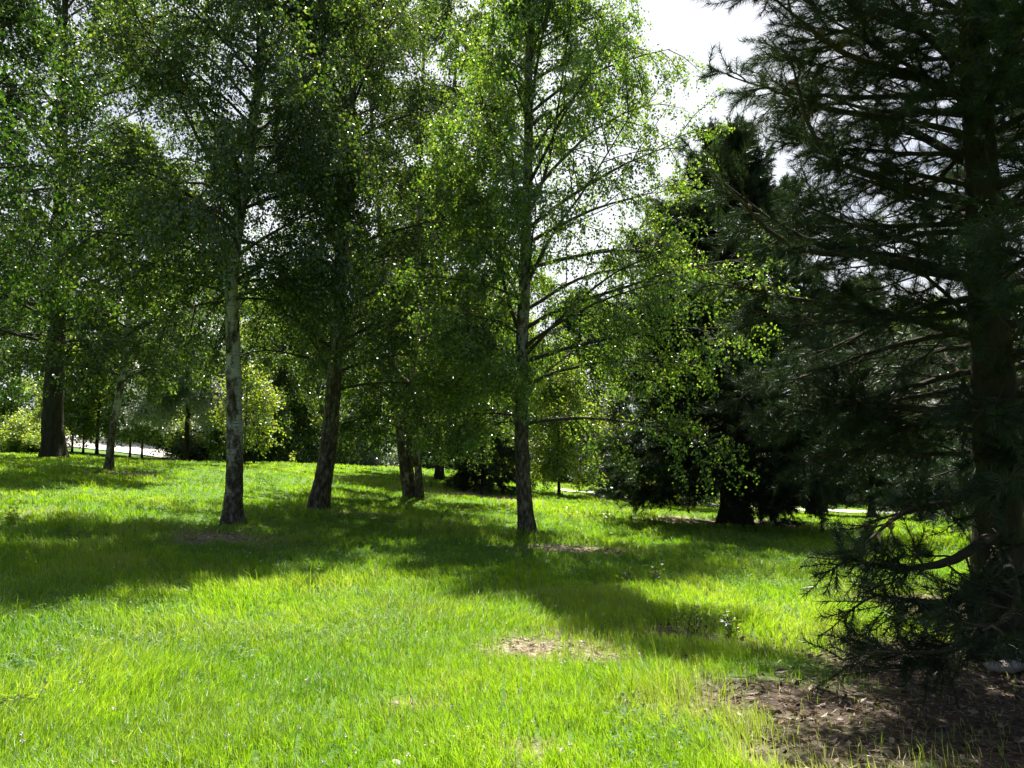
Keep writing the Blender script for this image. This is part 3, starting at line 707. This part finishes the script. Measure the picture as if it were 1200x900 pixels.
# slim dark young trees in a row before the wall
tl = {84: 'first', 97: 'second', 113: 'third', 152: 'fourth', 166: 'fifth'}
for i, (u, n) in enumerate(tl.items()):
    back(60 + i, 'young_tree', u, 540, 43, 5.0 + .4 * (i % 3), .09 if u == 113 else .06, 2.0, f'slim dark-stemmed young tree before the pale road, {n} from the thick trunk', 'young tree', m=L_BRIGHT, leaf=.14, n1=24, n2=7, n3=6, nleaf=9, h0=.3, group='young trees before the pale road')

def rock(name, u, v, d, size, label, seed, col=(.42, .38, .32)):
    rng = np.random.default_rng(seed); n = 14; th = np.linspace(0, math.pi, n); ph = np.arange(20) * 2 * math.pi / 20
    T, P = np.meshgrid(th, ph, indexing='ij'); x, y, z = np.sin(T) * np.cos(P), np.sin(T) * np.sin(P), np.cos(T)
    k = 1 + .35 * (vnoise(x * 1.6 + seed, y * 1.6 + z * 2, seed) - .5) + .15 * (vnoise(x * 4, y * 4 + z * 5, seed + 1) - .5)
    V = np.stack([x * k * size[0], y * k * size[1], z * k * size[2]], -1)
    i, j = np.meshgrid(np.arange(n - 1), np.arange(20), indexing='ij'); j2 = (j + 1) % 20
    Q = np.stack([i * 20 + j, i * 20 + 20 + j, i * 20 + 20 + j2, i * 20 + j2], -1).reshape(-1, 4)
    m, nt, out = mat('stone'); p = principled(nt, out, .9); tc = N_(nt, 'ShaderNodeTexCoord'); f = noise(nt, tc.outputs['Object'], 12, 6)
    nt.links.new(ramp(nt, f, [(.3, tuple(c * .6 for c in col)), (.7, col)]), p.inputs['Base Color']); bump(nt, p, f, .8, .02)
    g = ground(u, v, d); g[2] += size[2] * .35
    link(name, mesh(name, [(V.reshape(-1, 3), Q, 0, None)], [m], True), loc=tuple(g), label=label, category='stone')
rock('stone', 1098, 752, 6.1, (.11, .07, .045), 'pale stone on the soil under the low pine boughs', 4)
rock('stone', 1180, 764, 5.9, (.16, .08, .05), 'wide pale stone by the right edge under the pine boughs', 5)
rock('stone', 463, 897, 3.95, (.035, .03, .02), 'small white pebble in the grass at the bottom edge', 6, (.7, .68, .62))

def weed(u, v, d, H, n, label, seed, lf=.05, m=L_BRIGHT):
    rng = np.random.default_rng(seed)
    S = np.c_[rng.normal(0, .05, (n, 2)), np.zeros(n)]
    D = np.c_[rng.normal(0, .3, (n, 2)), np.ones(n)]; P = grow(S, D, H * rng.uniform(.5, 1.1, n), 5, .1, .15, rng)
    idx = np.repeat(np.arange(n), 12); C, T = sample(P, idx, rng.uniform(.15, 1, len(idx)))
    A = nrm(np.c_[rng.normal(0, 1, (len(idx), 2)), rng.normal(.1, .3, len(idx))]); L = lf * rng.uniform(.6, 1.3, len(idx))
    link('wild_plant', mesh('wild_plant', [(*leaf_quads(C + A * L[:, None] * .5, A, L, L * .5, rng), 0, rng.random(len(C))),
         (*tubes(P, np.full(n, .0035), np.full(n, .0015), 4), 1, None)], [m, TWIG]), loc=tuple(ground(u, v, d)), label=label, category='wild plant', group='leafy weeds in the grass')
weed(735, 692, 9.7, .2, 9, 'pale leafy weed at the tip of the middle shadow', 1)
weed(765, 690, 9.8, .24, 9, 'taller leafy weed just right of the pale one at the shadow tip', 2)
weed(712, 612, 17, .55, 8, 'upright seedling standing in the sunny strip left of the dark pine', 3, .08)
weed(672, 608, 18, .5, 5, 'thin seedling in the sunny grass right of the middle birch', 4, .07)
weed(18, 590, 12.5, .3, 9, 'leafy weed in sun at the left edge', 5, .06)
weed(812, 745, 6.9, .24, 9, 'bushy weed beside the bare soil left of the pine shade', 6, .05, L_BRIGHT)
weed(860, 742, 6.9, .3, 8, 'low weed between bare soil patches near the pine shade', 7, .05)
weed(20, 850, 4.6, .16, 9, 'low broad-leaved weed at the bottom left corner', 8, .07)
weed(560, 865, 4.3, .07, 12, 'flat pale-leaved weed near the bottom edge left of the tall tussock', 9, .035, L_BRIGHT)
weed(345, 545, 34, .7, 6, 'dark weed tuft on the far sunny lawn', 10, .1)

# ------------------------------------------------------------------ light, sky, camera
w = bpy.data.worlds.new('World'); SC.world = w; w.use_nodes = True
nt = w.node_tree; bg = nt.nodes['Background']; sky = nt.nodes.new('ShaderNodeTexSky')
sky.sky_type = 'NISHITA'; sky.sun_disc = False; sky.sun_elevation = SUN_EL; sky.sun_rotation = SUN_AZ
sky.air_density = 1.0; sky.dust_density = 5; sky.ozone_density = 1.0
tc = N_(nt, 'ShaderNodeTexCoord'); sp_ = N_(nt, 'ShaderNodeSeparateXYZ'); nt.links.new(tc.outputs['Generated'], sp_.inputs[0])
cn = noise(nt, tc.outputs['Generated'], 2.2, 6, (1, 1, 2.2), .55)
side = math_(nt, 'MULTIPLY', math_(nt, 'ADD', sp_.outputs['Y'], -.5), 3.0, True)          # bright cloud added only ahead, whitening the sky without brightening the shade
low = math_(nt, 'SUBTRACT', 2.1, math_(nt, 'MULTIPLY', sp_.outputs['Z'], 3.0), True)
cl = math_(nt, 'MULTIPLY', math_(nt, 'MULTIPLY', math_(nt, 'MULTIPLY', math_(nt, 'SUBTRACT', cn, .34), 5.0, True), side, True), low, True)
nt.links.new(mixc(nt, cl, sky.outputs[0], (7.6, 7.9, 8.3)), bg.inputs[0]); bg.inputs[1].default_value = .05
sl = bpy.data.lights.new('sun', 'SUN'); sl.energy = 5; sl.angle = R(.5); sl.color = (1, .95, .86)
so = link('sun', sl, loc=(10, 40, 50))
Sv = Vector((math.cos(SUN_EL) * math.sin(SUN_AZ), math.cos(SUN_EL) * math.cos(SUN_AZ), math.sin(SUN_EL)))
so.rotation_euler = Sv.to_track_quat('Z', 'Y').to_euler()
cd = bpy.data.cameras.new('camera'); cd.sensor_width = 36; cd.lens = 36 * F / 1200; cd.clip_end = 1000; cd.clip_start = .05
co = link('camera', cd, loc=(0, 0, EYE)); co.rotation_euler = (math.pi / 2 + PITCH, 0, 0)
SC.camera = co
SC.view_settings.view_transform = 'Standard'; SC.view_settings.look = 'None'
SC.view_settings.exposure = 1.65; SC.view_settings.gamma = 1
cy = SC.cycles
cy.max_bounces = 7; cy.diffuse_bounces = 3; cy.glossy_bounces = 2; cy.transmission_bounces = 4; cy.transparent_max_bounces = 4
cy.sample_clamp_indirect = 6
cy.use_adaptive_sampling = True; cy.adaptive_threshold = .02
